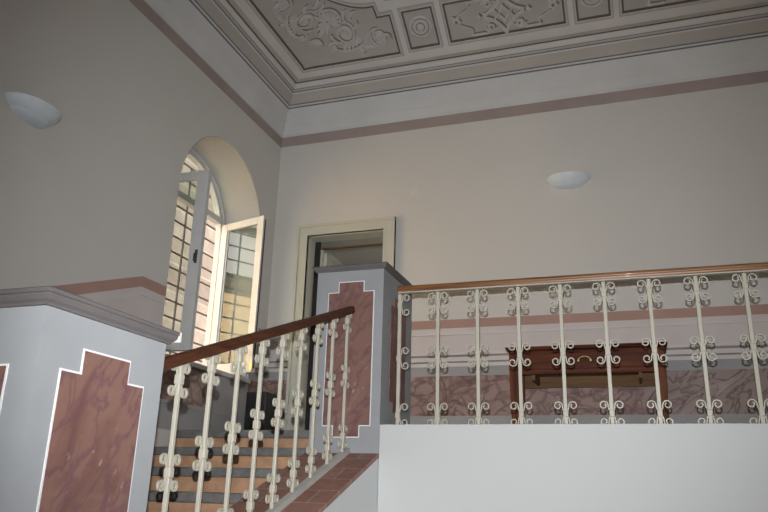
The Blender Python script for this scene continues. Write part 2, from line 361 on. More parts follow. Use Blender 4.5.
cornice('trim_10', [(0.242, 4.334), (0.245, 4.339)], M['bluegrey'], 'upper blue-grey groove of the cornice', 'painted line')
cornice('trim_11', [(0.247, 4.339), (0.258, 4.362), (0.268, 4.372), (0.272, 4.385), (0.272, 4.398)], M['cream'], 'pale top moulding of the cornice')
cornice('trim_12', [(0.272, 4.390), (0.296, 4.396), (0.296, 4.4005)], M['line'], 'dark brown line where cornice meets ceiling', 'painted line')
cornice('trim_13', [(0.296, 4.394), (0.335, 4.397), (0.335, 4.4005)], M['taupe'], 'soft taupe edge of the flat ceiling', 'painted line')

# ceiling panels
ZP = ZC - 0.006
def offset(poly, d):                             # inward offset of a counter-clockwise polygon
    n = len(poly); out = []
    for i in range(n):
        p0, p1, p2 = Vector(poly[i - 1]), Vector(poly[i]), Vector(poly[(i + 1) % n])
        a = (p1 - p0).normalized(); b = (p2 - p1).normalized()
        na, nb = Vector((-a.y, a.x)), Vector((-b.y, b.x)); k = na + nb; k = k / max(0.25, k.dot(na)) if k.length > 1e-6 else na
        out.append(tuple(p1 + k * d))
    return out
def area(p): return sum(p[i - 1][0] * p[i][1] - p[i][0] * p[i - 1][1] for i in range(len(p))) / 2
def dense(poly, step=0.05):
    out = []
    for i in range(len(poly)):
        p, q = poly[i], poly[(i + 1) % len(poly)]; n = max(1, int(math.hypot(q[0] - p[0], q[1] - p[1]) / step))
        out += [(p[0] + (q[0] - p[0]) * k / n, p[1] + (q[1] - p[1]) * k / n) for k in range(n)]
    return out
def inside(p, poly):
    c = False
    for i in range(len(poly)):
        (x0, y0), (x1, y1) = poly[i - 1], poly[i]
        if (y0 > p[1]) != (y1 > p[1]) and p[0] < (x1 - x0) * (p[1] - y0) / (y1 - y0) + x0: c = not c
    return c
def panel(poly):
    if area(poly) < 0: poly = poly[::-1]
    poly = dense(poly); st_ = 0.016; field = MB()
    x0, x1 = min(p[0] for p in poly), max(p[0] for p in poly); y0, y1 = min(p[1] for p in poly), max(p[1] for p in poly)
    nx, ny = int((x1 - x0) / st_) + 1, int((y1 - y0) / st_) + 1; ix = {}
    def vi(i, j):
        if (i, j) not in ix: ix[i, j] = len(field.v); field.v.append((x0 + (x1 - x0) * i / nx, y0 + (y1 - y0) * j / ny, ZP))
        return ix[i, j]
    for i in range(nx):
        for j in range(ny):
            if inside((x0 + (x1 - x0) * (i + .5) / nx, y0 + (y1 - y0) * (j + .5) / ny), poly): field.f.append((vi(i, j), vi(i, j + 1), vi(i + 1, j + 1), vi(i + 1, j)))
    pn = field.lift().build('panel', M['panel'], ceil, smooth='all')
    def band(d0, d1, mat, zt, name):
        a, b = offset(poly, d0), offset(poly, d1); n = len(poly); mm = MB()
        for i in range(n):
            j = (i + 1) % n
            mm.xy([a[i], a[j], b[j], b[i]], ZC + 0.004, zt)
        return mm.lift().build(name, mat, pn)
    band(-0.026, -0.010, M['panel'], ZC - 0.009, 'outer_border')
    band(-0.010, 0.002, M['relief'], ZC - 0.013, 'border')
    band(0.002, 0.021, M['line'], ZC - 0.010, 'border_line')
    return pn
def spiral(c, r0, r1, a0, turns, n=40): return [(c[0] + (r0 + (r1 - r0) * k / n) * math.cos(a0 + turns * 2 * PI * k / n), c[1] + (r0 + (r1 - r0) * k / n) * math.sin(a0 + turns * 2 * PI * k / n)) for k in range(n + 1)]
def bez(p0, p1, p2, p3, n=16):
    o = []
    for k in range(n + 1):
        t = k / n; u = 1 - t
        o.append(tuple(u**3 * a + 3 * u * u * t * b + 3 * u * t * t * c + t**3 * d for a, b, c, d in zip(p0, p1, p2, p3)))
    return o
def tap(n, r, a=0.15, b=0.15): return [r * (a + (1 - a) * min(1, 3 * k / n)) * (b + (1 - b) * min(1, 2.2 * (n - k) / n)) for k in range(n + 1)]
def drop(m, p, ang, L, r):                      # a leaf lobe
    if m is hi:
        drop(lo, (p[0] + .009, p[1] - .011), ang, L, r * 0.85)
        n = 8
    n = 8; path = [(p[0] + math.cos(ang) * L * k / n, p[1] + math.sin(ang) * L * k / n) for k in range(n + 1)]
    m.relief(path, ZP, [max(0.002, r * math.sin(PI * (0.12 + 0.86 * k / n)) ** 0.8) for k in range(n + 1)], 0.8 if m is hi else 0.3)
# corner panel, symmetrical about the diagonal of the room's corner
cx, cy = -3.236, 6.376
half = [(0, 0), (1.134, 0), (1.134, 0.396), (0.998, 0.396), (0.99, 0.508)]
outer = half + [(0.961 + 0.454 * math.cos(t), 0.961 + 0.454 * math.sin(t)) for t in [math.radians(-86.3 - 97.4 * k / 18) for k in range(1, 18)]] + [(0.508, 0.99), (0.396, 0.998), (0.396, 1.5), (0, 1.5)]
Wd = lambda p: (cx + p[0], cy - p[1])
pc = panel([Wd(p) for p in outer])
hi, lo = MB(), MB()
def both(q, r, d=0.013, k=0.75):
    rr = r if isinstance(r, list) else [r] * len(q)
    hi.relief(q, ZP, rr, 0.9); lo.relief([(x + d, y - d) for x, y in q], ZP, [v * k for v in rr], 0.4)
for sw in (False, True):
    Q = (lambda u, v: Wd((v, u))) if sw else (lambda u, v: Wd((u, v)))
    line = lambda pts, r, **k: both([Q(*p) for p in pts], r, **k)
    sgn = 1
    # the two volutes
    for (c, r, a0, tn) in (((0.60, 0.292), 0.118, 1.9, -1.25), ((0.945, 0.190), 0.088, 2.6, 1.15)):
        line(spiral(c, r, r * 0.55, a0, tn, 44), tap(44, 0.0085, 0.5, 0.4))
        line(spiral(c, r * 0.62, r * 0.2, a0 + 1.2, tn * 0.9, 30), tap(30, 0.026, 0.25, 0.5), k=0.5)
        w = Q(*c); hi.lathe([(0.030, 0), (0.027, -0.014), (0.016, -0.022), (0.010, -0.016), (0.001, -0.022)], (w[0], w[1], ZP), 14)
    # long stem with acanthus leaf, rising to the outer volute
    stem = bez((0.40, 0.185), (0.50, 0.085), (0.70, 0.10), (0.80, 0.185), 20) + bez((0.80, 0.185), (0.84, 0.25), (0.88, 0.29), (0.95, 0.28), 8)[1:]
    line(stem, tap(len(stem) - 1, 0.015, 0.6, 0.4))
    line(spiral((0.425, 0.175), 0.052, 0.012, 0.4, 1.3, 22), tap(22, 0.017, 0.6, 0.6))
    for k, (u, v, a, L) in enumerate(((0.53, 0.125, 0.9, 0.09), (0.58, 0.125, 1.0, 0.11), (0.63, 0.135, 1.05, 0.12), (0.68, 0.15, 1.1, 0.11), (0.72, 0.165, 1.15, 0.08), (0.74, 0.135, -0.3, 0.11), (0.79, 0.12, -0.15, 0.10), (0.70, 0.12, -0.6, 0.07))):
        p0 = (u, v); p1 = (u + math.cos(a) * L, v + math.sin(a) * L); n = 8
        hi.relief([Q(p0[0] + (p1[0] - p0[0]) * j / n, p0[1] + (p1[1] - p0[1]) * j / n) for j in range(n + 1)], ZP, [max(.002, 0.021 * math.sin(PI * (.12 + .86 * j / n))) for j in range(n + 1)], 0.8)
        if k % 2: lo.relief([Q(p0[0] + .012 + (p1[0] - p0[0]) * j / n, p0[1] - .014 + (p1[1] - p0[1]) * j / n) for j in range(n + 1)], ZP, [max(.002, 0.012 * math.sin(PI * (.12 + .86 * j / n))) for j in range(n + 1)], 0.4)
    # hooked leaves
    for q in (bez((0.64, 0.41), (0.62, 0.47), (0.66, 0.52), (0.70, 0.52)), bez((0.70, 0.40), (0.69, 0.46), (0.74, 0.50), (0.79, 0.48)), bez((0.70, 0.32), (0.75, 0.33), (0.77, 0.36), (0.76, 0.39)), bez((0.98, 0.20), (1.04, 0.22), (1.07, 0.20), (1.075, 0.14)), bez((0.45, 0.30), (0.44, 0.23), (0.50, 0.20), (0.54, 0.21))):
        line(q, tap(16, 0.019, 0.6, 0.15), d=0.012)
# palmette and mask on the diagonal
SH = Wd((0.455, 0.455)); D0 = math.radians(-45)
for k in range(9): drop(hi, (SH[0] + 0.02 * math.cos(D0 + (k - 4) * .33), SH[1] + 0.02 * math.sin(D0 + (k - 4) * .33)), D0 + (k - 4) * 0.33, 0.135, 0.025)
both([(SH[0] + 0.150 * math.cos(D0 + t / 10), SH[1] + 0.150 * math.sin(D0 + t / 10)) for t in range(-14, 15)], tap(28, 0.019, 0.2, 0.2), d=0.013)
for k, (o, L, r) in enumerate(((-0.9, 0.10, .02), (-0.45, 0.15, .024), (0.0, 0.20, .028), (0.45, 0.15, .024), (0.9, 0.10, .02))):
    drop(hi, SH, D0 + PI + o, L, r)
    drop(lo, (SH[0] + .014, SH[1] - .014), D0 + PI + o + .2, L * .9, r * .55)
EN = Wd((0.30, 0.30))
for k in range(7): drop(hi, EN, D0 + PI + (k - 3) * 0.34, 0.105, 0.014)
for k in range(6): drop(lo, EN, D0 + PI + (k - 2.5) * 0.34, 0.085, 0.007)
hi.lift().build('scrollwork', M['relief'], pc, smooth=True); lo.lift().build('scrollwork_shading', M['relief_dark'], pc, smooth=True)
PY0, PY1 = 5.977, 6.355
# square panels with rosettes
for x0, x1 in ((-1.992, -1.666), (-0.288, 0.032)):
    p = panel([(x0, PY0), (x1, PY0), (x1, PY1), (x0, PY1)])
    c = ((x0 + x1) / 2, 6.155, ZP); e = 0.86
    ro = MB().lathe([(0.122, 0), (0.118, -0.010), (0.104, -0.013), (0.094, -0.004), (0.082, -0.004), (0.075, -0.016), (0.060, -0.018), (0.050, -0.006), (0.040, -0.008), (0.033, -0.024), (0.018, -0.034), (0.001, -0.036)], c, 32, sy=e)
    ro.lift().build('rosette', M['relief'], p, smooth='all')
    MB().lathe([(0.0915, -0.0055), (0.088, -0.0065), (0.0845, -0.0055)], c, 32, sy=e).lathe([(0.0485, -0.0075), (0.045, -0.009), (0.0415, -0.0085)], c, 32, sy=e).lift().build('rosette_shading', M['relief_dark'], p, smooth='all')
# long panels
def long_panel(x0, x1, lattice):
    global hi, lo
    p = panel([(x0, PY0), (x1, PY0), (x1, PY1), (x0, PY1)]); hi, lo = MB(), MB()
    xc, yc = (x0 + x1) / 2, (PY0 + PY1) / 2
    P2 = lambda a, b: (xc + a, yc + b * 0.86)
    if lattice:
        hw, hh = 0.205, 0.21
        for sx in (-1, 1):
            for sy in (-1, 1):
                both([P2(*t) for t in bez((sx * hw, sy * 0.012), (sx * hw * .55, sy * .03), (sx * .03, sy * hh * .55), (0, sy * hh))], 0.017)
                both([P2(*t) for t in spiral((sx * 0.15, sy * 0.125), 0.048, 0.012, 0 if sx > 0 else PI, 1.3 * sx * sy, 26)], 0.012)
                both([P2(sx * .115, sy * .07), P2(0.0 * sx, sy * -.07)], 0.010)
                both([P2(sx * .055, sy * .125), P2(sx * .20, sy * .19)], 0.006)
        for (dx, dy) in ((0, 0.075), (0, -0.075), (0.07, 0), (-0.07, 0)):
            w = P2(dx, dy); hi.lathe([(0.020, 0), (0.016, -0.012), (0.001, -0.018)], (*w, ZP), 4); lo.lathe([(0.018, 0), (0.012, -0.005), (0.001, -0.006)], (w[0] + .010, w[1] - .010, ZP), 4)
        for sx in (-1, 1):
            w = P2(sx * 0.245, 0); hi.lathe([(0.030, 0), (0.020, -0.012), (0.001, -0.02)], (*w, ZP), 4); lo.lathe([(0.028, 0), (0.018, -0.005), (0.001, -0.006)], (w[0] + .012, w[1] - .012, ZP), 4)
    hx = (x1 - x0) / 2
    for sx in (-1, 1):
        xe = hx - 0.105
        for sy in (-1, 1):
            both([P2(sx * .20, sy * .178), P2(sx * (hx - .235), sy * .178)], 0.013)
            both([P2(sx * t[0], sy * t[1]) for t in bez((hx - .235, .178), (hx - .30, .10), (hx - .19, .10), (xe - .03, .05))], 0.008)
        for k in range(5): drop(hi, P2(sx * xe, 0), k * 1.256 + 0.3, 0.055, 0.021)
        w = P2(sx * xe, 0); lo.lathe([(0.016, -0.014), (0.001, -0.016)], (*w, ZP), 10)
    if not lattice:
        for k in range(7): drop(hi, P2(0.10 * math.cos(k * .9), 0.08 * math.sin(k * .9)), k * .9, 0.085, 0.024)
        for k in range(5): drop(lo, P2(0.09 * math.cos(k * 1.3), 0.08 * math.sin(k * 1.3)), k * 1.3 + .4, 0.07, 0.014)
        for sx in (-1, 1): both([P2(*t) for t in spiral((sx * 0.22, -.02), 0.09, 0.02, 1.5, 1.6 * sx, 36)], 0.014)
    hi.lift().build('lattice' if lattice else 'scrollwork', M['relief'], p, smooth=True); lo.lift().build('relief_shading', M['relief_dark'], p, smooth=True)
long_panel(-1.56, -0.39, True); long_panel(0.131, 1.30, False)
panel([(-2.10, 4.6), (-0.10, 4.6), (-0.10, 5.83), (-2.10, 5.83)])

# ------------------------------------------------------------------ dado of the back wall and of the left wall
LV = [  # name, z0, z1, thickness, material, label
    ('trim', 1.549, 1.634, 0.006, 'dadoband', 'brown-red painted band'),
    ('trim', 1.492, 1.549, 0.003, 'dado', 'pale strip under the brown-red band'),
    ('trim', 1.480, 1.498, 0.014, 'dadoline', 'thin pale bead'),
    ('trim', 1.305, 1.480, 0.003, 'dado', 'pinkish plain field'),
    ('trim', 1.284, 1.305, 0.016, 'dadoline', 'upper rail'),
    ('trim', 1.262, 1.284, 0.004, 'dadodark', 'dark groove'),
    ('trim', 1.222, 1.262, 0.022, 'dadoline', 'middle rail'),
    ('trim', 1.206, 1.222, 0.004, 'dadodark', 'lower dark groove'),
    ('trim', 1.172, 1.206, 0.014, 'dadoline', 'lower rail'),
    ('trim', 1.085, 1.172, 0.004, 'skirt', 'grey strip above the painted marble'),
    ('trim', 0.712, 1.085, 0.005, 'marble', 'painted marble band'),
    ('baseboard', ZL, 0.712, 0.012, 'skirt', 'grey skirting'),
]
XA = -2.255
nt_ = 14
for nm, z0, z1, th, mt, lab in LV:
    if mt == 'marble':
        o = MB().box(XA, 0.05, YB - th, YB, z0, z1).box(XL, -3.372, YB - th, YB, z0, z1).build('trim_%d' % nt_, M['breccia']); struct(o, 'breccia-like painted marble band left of the desk on the back wall', 'dado'); nt_ += 1
        o = MB().box(0.05, XR, YB - th, YB, z0, z1).build('trim_%d' % nt_, M['streaky']); struct(o, 'streaky painted marble band behind and right of the desk on the back wall', 'dado'); nt_ += 1
        continue
    o = MB().box(XA, XR, YB - th, YB, z0, z1).box(XL, -3.372, YB - th, YB, z0, z1)
    if nm == 'trim': o = o.build('trim_%d' % nt_, M[mt]); nt_ += 1
    else: o = o.build('baseboard_back', M[mt])
    struct(o, lab + ' of the dado on the back wall', 'dado')
YK, RK = 4.67, 0.365
for nm, z0, z1, th, mt, lab in LV:
    z0 -= 0.033 if nm == 'trim' else 0; z1 -= 0.033
    y_ = -0.2
    d = RK * (YK - y_)
    lo0 = z0 if nm == 'trim' else z0 - 0.55
    m = MB().yz([(y_, lo0 - d), (YK, lo0), (YK, z1), (y_, z1 - d)], XL, XL + th)
    m.yz([(YK, z0), (WY0, z0), (WY0, z1), (YK, z1)], XL, XL + th)
    m.yz([(WY1, z0), (YB, z0), (YB, z1), (WY1, z1)], XL, XL + th)
    mat = M['breccia'] if mt == 'marble' else M[mt]
    if nm == 'trim': o = m.build('trim_%d' % nt_, mat); nt_ += 1
    else: o = m.build('baseboard_left', mat)
    struct(o, lab + ' rising along the stair on the left wall', 'dado')
o = MB().box(XL, XL + 0.004, 5.77, WY1, ZL, WZ0 - 0.045).box(XL, XL + 0.004, WY0, 5.77, ZL, 0.69).box(XL, XL + .012, WY0, WY1, 0.655, 0.672).build('trim_%d' % nt_, M['skirt']); struct(o, 'plain grey field under the arched window', 'dado'); nt_ += 1
o = MB().box(XL, XL + 0.005, WY0, 5.77, 0.69, WZ0 - 0.045).build('trim_%d' % nt_, M['breccia']); struct(o, 'dark painted marble field under the near half of the arched window', 'dado'); nt_ += 1

# ------------------------------------------------------------------ window
win = empty('window_1', (WD + 0.05, WC, WZ0)); struct(win, 'arched window with both white casements opened inward', 'window')
def wb(m, name, mat, par, **k):
    o = m.build(name, mat, None, **k); o.parent = par; o.matrix_parent_inverse = Matrix.Translation(-Vector(par.location)) if par.parent is None else Matrix(); return o
FX0, FX1 = -4.175, -4.115
m = MB()
fw_ = 0.07
m.box(FX0, FX1, WY0 + .004, WY0 + fw_, WZ0, WZS); m.box(FX0, FX1, WY1 - fw_, WY1 - .004, WZ0, WZS)
for k in range(NA):
    q = lambda i, r: (WC - r * math.cos(PI * i / NA), WZS + r * math.sin(PI * i / NA))
    m.yz([q(k, WR - .004), q(k + 1, WR - .004), q(k + 1, WR - fw_), q(k, WR - fw_)], FX0, FX1)
    m.yz([q(k, WR - .004), q(k + 1, WR - .004), q(k + 1, WR - .03), q(k, WR - .03)], FX1, FX1 + 0.025)
m.box(FX0, FX1, WY0 + fw_, WY1 - fw_, WZ0, WZ0 + 0.06)
wb(m, 'window_frame', M['winwhite'], win)
ZT = 2.715
wb(MB().box(FX0, FX1 + .01, WY0 + 0.03, WY1 - 0.03, ZT, ZT + 0.07), 'transom', M['winwhite'], win, bevel=0.006)
m = MB(); pts = [(WC - 0.70 * math.cos(PI * k / 24), WZS + 0.70 * math.sin(PI * k / 24)) for k in range(25)]
pts = [(WC - 0.69, ZT + .06)] + [p for p in pts if p[1] > ZT + .06] + [(WC + 0.69, ZT + .06)]
wb(m.yz(pts, -4.148, -4.144), 'fanlight_pane', M['glass'], win)
wb(MB().box(-4.175, XL + 0.035, WY0 + .004, WY1 - .004, WZ0 - 0.045, WZ0), 'window_sill', M['winwhite'], win, bevel=0.008)
def casement(hinge, angle, width, mirror, extras):
    Hh = ZT - 0.015 - (WZ0 + 0.03); st, tr, br, th = (0.088 if extras is catch else 0.105), 0.075, 0.11, 0.05
    s = -1 if mirror else 1
    leaf = MB()
    leaf.box(0, s * st, 0, th, 0, Hh); leaf.box(s * (width - st), s * width, 0, th, 0, Hh)
    leaf.box(s * st, s * (width - st), 0, th, Hh - tr, Hh); leaf.box(s * st, s * (width - st), 0, th, 0, br)
    for (a0, a1, b0, b1) in ((st - .001, st + .014, br, Hh - tr), (width - st - .014, width - st + .001, br, Hh - tr)): leaf.box(s * a0, s * a1, th * .3, th * .7, b0, b1)
    L = leaf.build('casement', M['winwhite'], win, bevel=0.004)
    L.location = Vector((hinge[0], hinge[1], WZ0 + 0.03)) - win.location; L.rotation_euler = (0, 0, angle)
    MB().box(s * st, s * (width - st), th * .46, th * .52, br, Hh - tr).build('pane', M['glass'], L)
    extras(L, s, width, th, Hh)
    return L
def lock(L, s, w_, th, Hh):
    x = s * (w_ - 0.035); yv = -0.001
    MB().box(x - .012, x + .012, yv - .005, yv, Hh * .5 - .06, Hh * .5 + .06).box(x - .006, x + .006, yv - .03, yv - .005, Hh * .5 + .008, Hh * .5 + .022).box(x - .006, x + .006, yv - .034, yv - .026, Hh * .5 - .05, Hh * .5 + .022).build('handle', M['ironbar'], L)['label'] = 'dark iron window handle'
def catch(L, s, w_, th, Hh):
    x = s * w_
    MB().box(x, x + s * .006, th * .35, th * .6, 0.04, Hh - 0.04).build('espagnolette', M['ironbar'], L)['label'] = 'dark metal locking strip on the casement edge'
    m = MB().box(x - s * .02, x + s * .012, -0.012, 0.0, 0.02, 0.10); m.build('catch', M['brass'], L)['label'] = 'small brass catch'
# left casement: hinge at the near jamb, opened into the room; right casement: hinge at the far jamb
hl, fl = Vector((-4.11, 5.085)), Vector((-3.455, 5.105))
hr, fr_ = Vector((-4.10, 6.41)), Vector((-3.505, 6.245))
dl = fl - hl; dr = fr_ - hr
casement((hl.x, hl.y), math.atan2(dl.y, dl.x), dl.length, False, lock)
casement((hr.x, hr.y), math.atan2(dr.y, dr.x) , dr.length, False, catch)

grille = empty('window_grille', (-4.35, WC, WZ0)); tag(grille, 'dark iron bar grille outside the arched window', 'grille')
for k in range(14):
    z = 1.12 + 0.165 * k
    o = MB().box(-.008, .008, -0.95, 0.95, z - WZ0 - .0065, z - WZ0 + .0065).build('bar', M['ironbar'], grille)
for k in range(5):
    y = 6.44 - WC + 0.355 * (k - 4)
    MB().box(.008, .024, y - .0075, y + .0075, -0.1, 2.2).build('bar', M['ironbar'], grille)
for y in (-0.93, 0.93):
    for z in (0.02, 1.17): MB().box(0, .17, y - .008, y + .008, z + 0.04, z + 0.06).build('bracket', M['ironbar'], grille)

# outside the window
struct(MB().box(-6.6, -6.3, 6.95, 22, -3, 9).build('wall_outside', M['brickwall']), 'pinkish rubble brick wall across the lane, seen through the window', 'wall')
nb = empty('neighbour_house', (-12.0, 3.0, -3)); tag(nb, 'ochre house across the lane, mirrored in the open right casement', 'house')
MB().box(-2.5, 0.0, -9, 9, 0, 7.7).build('house_wall', M['ochre'], nb); MB().xz([(-2.9, 7.65), (0.3, 7.65), (-1.2, 8.1)], -9.3, 9.3).build('roof', M['roof'], nb)
struct(MB().box(-30, WD, -15, 30, -3.2, -3.0).build('floor_lane', M['stone']), 'lane outside the window', 'ground')

# ------------------------------------------------------------------ doorway
dr_ = empty('door_1', ((DX0 + DX1) / 2, YB, ZL)); struct(dr_, 'doorway in a grey-green frame at the left end of the back wall', 'door')
m = MB(); FO0, FO1, FOZ = -3.372, -2.256, 2.757
for (a, b, p) in ((0, 0.125, 0.035), (0, 0.03, 0.05), (0.105, 0.125, 0.04)):
    m.box(FO0 + a, FO0 + b, YB - p, YB, ZL, FOZ - a); m.box(FO1 - b, FO1 - a, YB - p, YB, ZL, FOZ - a); m.box(FO0 + b, FO1 - b, YB - p, YB, FOZ - b, FOZ - a)
m.box(DX0, DX0 + .006, YB, YB + 0.2, ZL, DZ); m.box(DX1 - .006, DX1, YB, YB + .2, ZL, DZ); m.box(DX0 + .006, DX1 - .006, YB, YB + .2, DZ - .006, DZ)
wb(m, 'door_frame', M['doorframe'], dr_)
m = MB().box(DX0 + .006, DX0 + .065, YB + .17, YB + .215, ZL, DZ - .006)
wb(m, 'metal_jamb', M['darkmetal'], dr_)['label'] = 'dark metal jamb'
wb(MB().box(DX0 + .065, DX1 - .006, YB + .19, YB + .22, DZ - .075, DZ - .006), 'metal_head', M['headgrey'], dr_)
wb(MB().box(DX0 + .065, DX1 - .006, YB + .185, YB + .215, DZ - .092, DZ - .075), 'head_strip', M['bronze'], dr_)['label'] = 'thin bronze strip'
wb(MB().box(DX0 + .065, DX0 + .085, YB + .19, YB + .24, ZL, DZ - .092), 'inner_jamb', M['doorframe'], dr_)
# small room beyond
RX0, RX1, RY1, RZ = -3.9, -1.4, 9.6, 3.15
m = MB().box(RX0 - .1, RX0, YB + .2, RY1, ZL - .15, RZ + .1).box(RX1, RX1 + .1, YB + .2, RY1, ZL - .15, RZ + .1).box(RX0, RX1, RY1, RY1 + .1, ZL - .15, RZ + .1).box(RX0, RX1, YB + .2, RY1, RZ, RZ + .1).box(RX0, RX1, YB + .2, RY1, ZL - .15, ZL)
struct(m.build('wall_vestibule', M['room']), 'grey walls and ceiling of the dim room seen through the doorway', 'wall')
m = MB().yz([(0, 0), (0.85, 0), (0.85, 2.06), (0, 2.06)], 0, 0.04).yz([(0.1, 0.15), (0.75, 0.15), (0.75, 1.95), (0.1, 1.95)], -0.006, 0.046)
o = m.build('door_leaf', M['doorframe'], None, bevel=.004); o.location = (DX0 + 0.08, YB + .245, ZL + 0.003); o.rotation_euler = (0, 0, math.radians(14))
o['kind'] = 'structure'; o['label'] = 'grey-green door leaf standing open into the dim room'; o['category'] = 'door'; o.name = 'door_2'

lamp('vestibule_fill', 'AREA', (-1.5, 8.6, 1.9), 9, (1.0, 0.95, 0.86), aim=(-3.4, 8.4, 2.2), size=1.0)  # fill lamp added to brighten the room beyond; no window stands behind it

# ------------------------------------------------------------------ stair
st = empty('staircase', ((XL + XP0) / 2, Y0, ZL)); tag(st, 'stone stair with grey treads and terracotta risers climbing along the left wall', 'staircase')
wx = (XP0 - XL) / 2 - 0.006
for i in range(N):
    y, z = -G * i, -RS * i
    MB().box(-wx, wx, y - 0.02, y + (G if i else 0.04), z - 0.062, z).build('tread', M['stone'], st, bevel=0.012)
    MB().box(-wx, wx, y + 0.018, y + 0.05, z - RS, z - 0.062).build('riser', M['riser'], st)

# ------------------------------------------------------------------ piers
def stepped(a0, a1, z0, z1, na, nz):            # outline with notched corners
    return [(a0, z0 + nz), (a0 + na, z0 + nz), (a0 + na, z0), (a1 - na, z0), (a1 - na, z0 + nz), (a1, z0 + nz), (a1, z1 - nz), (a1 - na, z1 - nz), (a1 - na, z1), (a0 + na, z1), (a0 + na, z1 - nz), (a0, z1 - nz)]
def pier(x0, x1, y0, y1, zb0, zb1, zt, ct, label, panels, chip=False):
    p = empty('newel_pier', ((x0 + x1) / 2, (y0 + y1) / 2, min(zb0, zb1))); tag(p, label, 'pier')
    wb(MB().yz([(y0, zb0), (y1, zb1), (y1, zt), (y0, zt)], x0, x1), 'shaft', M['pier'], p)
    prof = [(0.0, 0), (0.012, 0), (0.014, .008), (0.024, .016), (0.030, .026), (0.030, .034), (0.036, .036), (0.036, ct - .004), (0.030, ct), (-.02, ct)]
    rings = [[(x0 - e, y0 - e, zt + h), (x1 + e, y0 - e, zt + h), (x1 + e, y1 + e, zt + h), (x0 - e, y1 + e, zt + h)] for e, h in prof]
    wb(MB().ring(rings), 'cap', M['cap'], p)
    if chip: wb(MB().box(x1 + .002, x1 + .037, y1 + .030, y1 + .040, zt + .012, zt + .05), 'chipped_edge', M['capchip'], p)['label'] = 'chipped pale plaster edge'
    for face, a0, a1, z0, z1, na, nz, key in panels:
        for g, th, mt, nm in ((0.007, .003, M['pierline'], 'panel_outline'), (0.0, .005, M['piermarble'], 'marble_panel')):
            if key and g: continue
            poly = stepped(a0 - g, a1 + g, z0 - g, z1 + g, na, nz)
            if area(poly) < 0: poly = poly[::-1]
            mm = MB()
            if face == 'front': mm.xz(poly, y0 - th, y0 + .01)
            else: mm.yz(poly, x1 - .01, x1 + th)
            o = wb(mm, nm, mt, p)
    return p
pier(XP0 + .02, XP1, YP, 5.565, 0.24, 0.24, 1.575, 0.042, 'pale blue pier with red marble panels between stair and landing railing', 
     [('front', -2.118, -1.768, 0.372, 1.485, 0.080, 0.078, 0), ('side', 5.03, 5.40, 0.56, 1.42, 0.08, 0.075, 1)])
pier(XP0, XP1, 1.727, 2.348, curb(1.727) - .03, curb(2.348) - .03, 0.523, 0.052, 'pale blue pier with red marble panels nearest the viewer, at lower left',
     [('front', -2.13, -1.806, -0.42, 0.417, 0.085, 0.078, 0), ('side', 1.828, 2.236, -0.42, 0.417, 0.090, 0.078, 0)], True)

# ------------------------------------------------------------------ railings
def scroll_path(r0, r1):
    c = (0.049, 0.052); n = 28
    arc_ = [(c[0] + (r0 + (r1 - r0) * k / n) * math.cos(PI - 2 * PI * 1.15 * k / n), c[1] + (r0 + (r1 - r0) * k / n) * math.sin(PI - 2 * PI * 1.15 * k / n)) for k in range(n + 1)]
    up = bez((0.0115, 0.0), (0.0115, 0.022), (c[0] - r0, 0.030), (c[0] - r0, c[1]), 7) + arc_[1:]
    dn = [(a, -b) for a, b in up[1:]]
    return dn[::-1] + up
SPS = (scroll_path(0.0285, 0.012), scroll_path(0.0245, 0.012))
def make_baluster(axis, height, centres, parent, sides=(-1, 1)):
    hb = 0.0125 if axis == 0 else 0.0098
    b = MB().box(-hb, hb, -hb, hb, 0, height).build('baluster', M['iron'], parent, bevel=.003)
    for z in centres:
        for s in sides:
            pl = (lambda a, c, w_, s=s: (s * a, w_, z + c)) if axis == 0 else (lambda a, c, w_, s=s: (w_, s * a, z + c))
            MB().strap(SPS[axis], pl, 0.0036 if axis == 0 else 0.0046, 0.009 if axis == 0 else 0.005).build('scroll', M['iron'], b, smooth=True)
        MB().box(-.017, .017, -.017, .017, z - .022, z + .022).build('collar', M['iron'], b, bevel=.005)
    return b
YR = 5.0
lr = empty('landing_railing', (XP1, YR, 0.4545)); tag(lr, 'cream iron railing with wooden handrail coloured orange as if brightly lit along the landing edge', 'railing')
HB = 1.412 - 0.4545
xs = [-1.612 + 0.2893 * k for k in range(17)]
cent = [0.078, 0.478, 0.872]
b0 = make_baluster(0, HB, cent, lr, (1,)); b0.location = (xs[0] - XP1, 0, 0)
b1 = make_baluster(0, HB, cent, lr)
for i, x in enumerate(xs[1:]):
    b = b1 if i == 0 else copy_tree(b1, lr); b.location = (x - XP1, 0, 0)
xe = XR - 0.004 - XP1
MB().box(0.068, xe, -.02, .02, HB + 0.005, HB + 0.013).build('flat_bar', M['iron'], lr)
def rail_prof(w, h): return [(-w * .42, 0), (w * .42, 0), (w * .5, h * .18), (w * .5, h * .42), (w * .44, h * .5), (w * .47, h * .62), (w * .42, h * .85), (w * .25, h), (-w * .25, h), (-w * .42, h * .85), (-w * .47, h * .62), (-w * .44, h * .5), (-w * .5, h * .42), (-w * .5, h * .18)]
hp = rail_prof(0.062, 0.047)
MB().prism(hp, lambda a, b: (0.066, a, HB + .013 + b), lambda a, b: (xe, a, HB + .013 + b)).build('handrail', M['rail_x'], lr, smooth=True)['label'] = 'varnished handrail coloured orange-brown as if brightly lit'

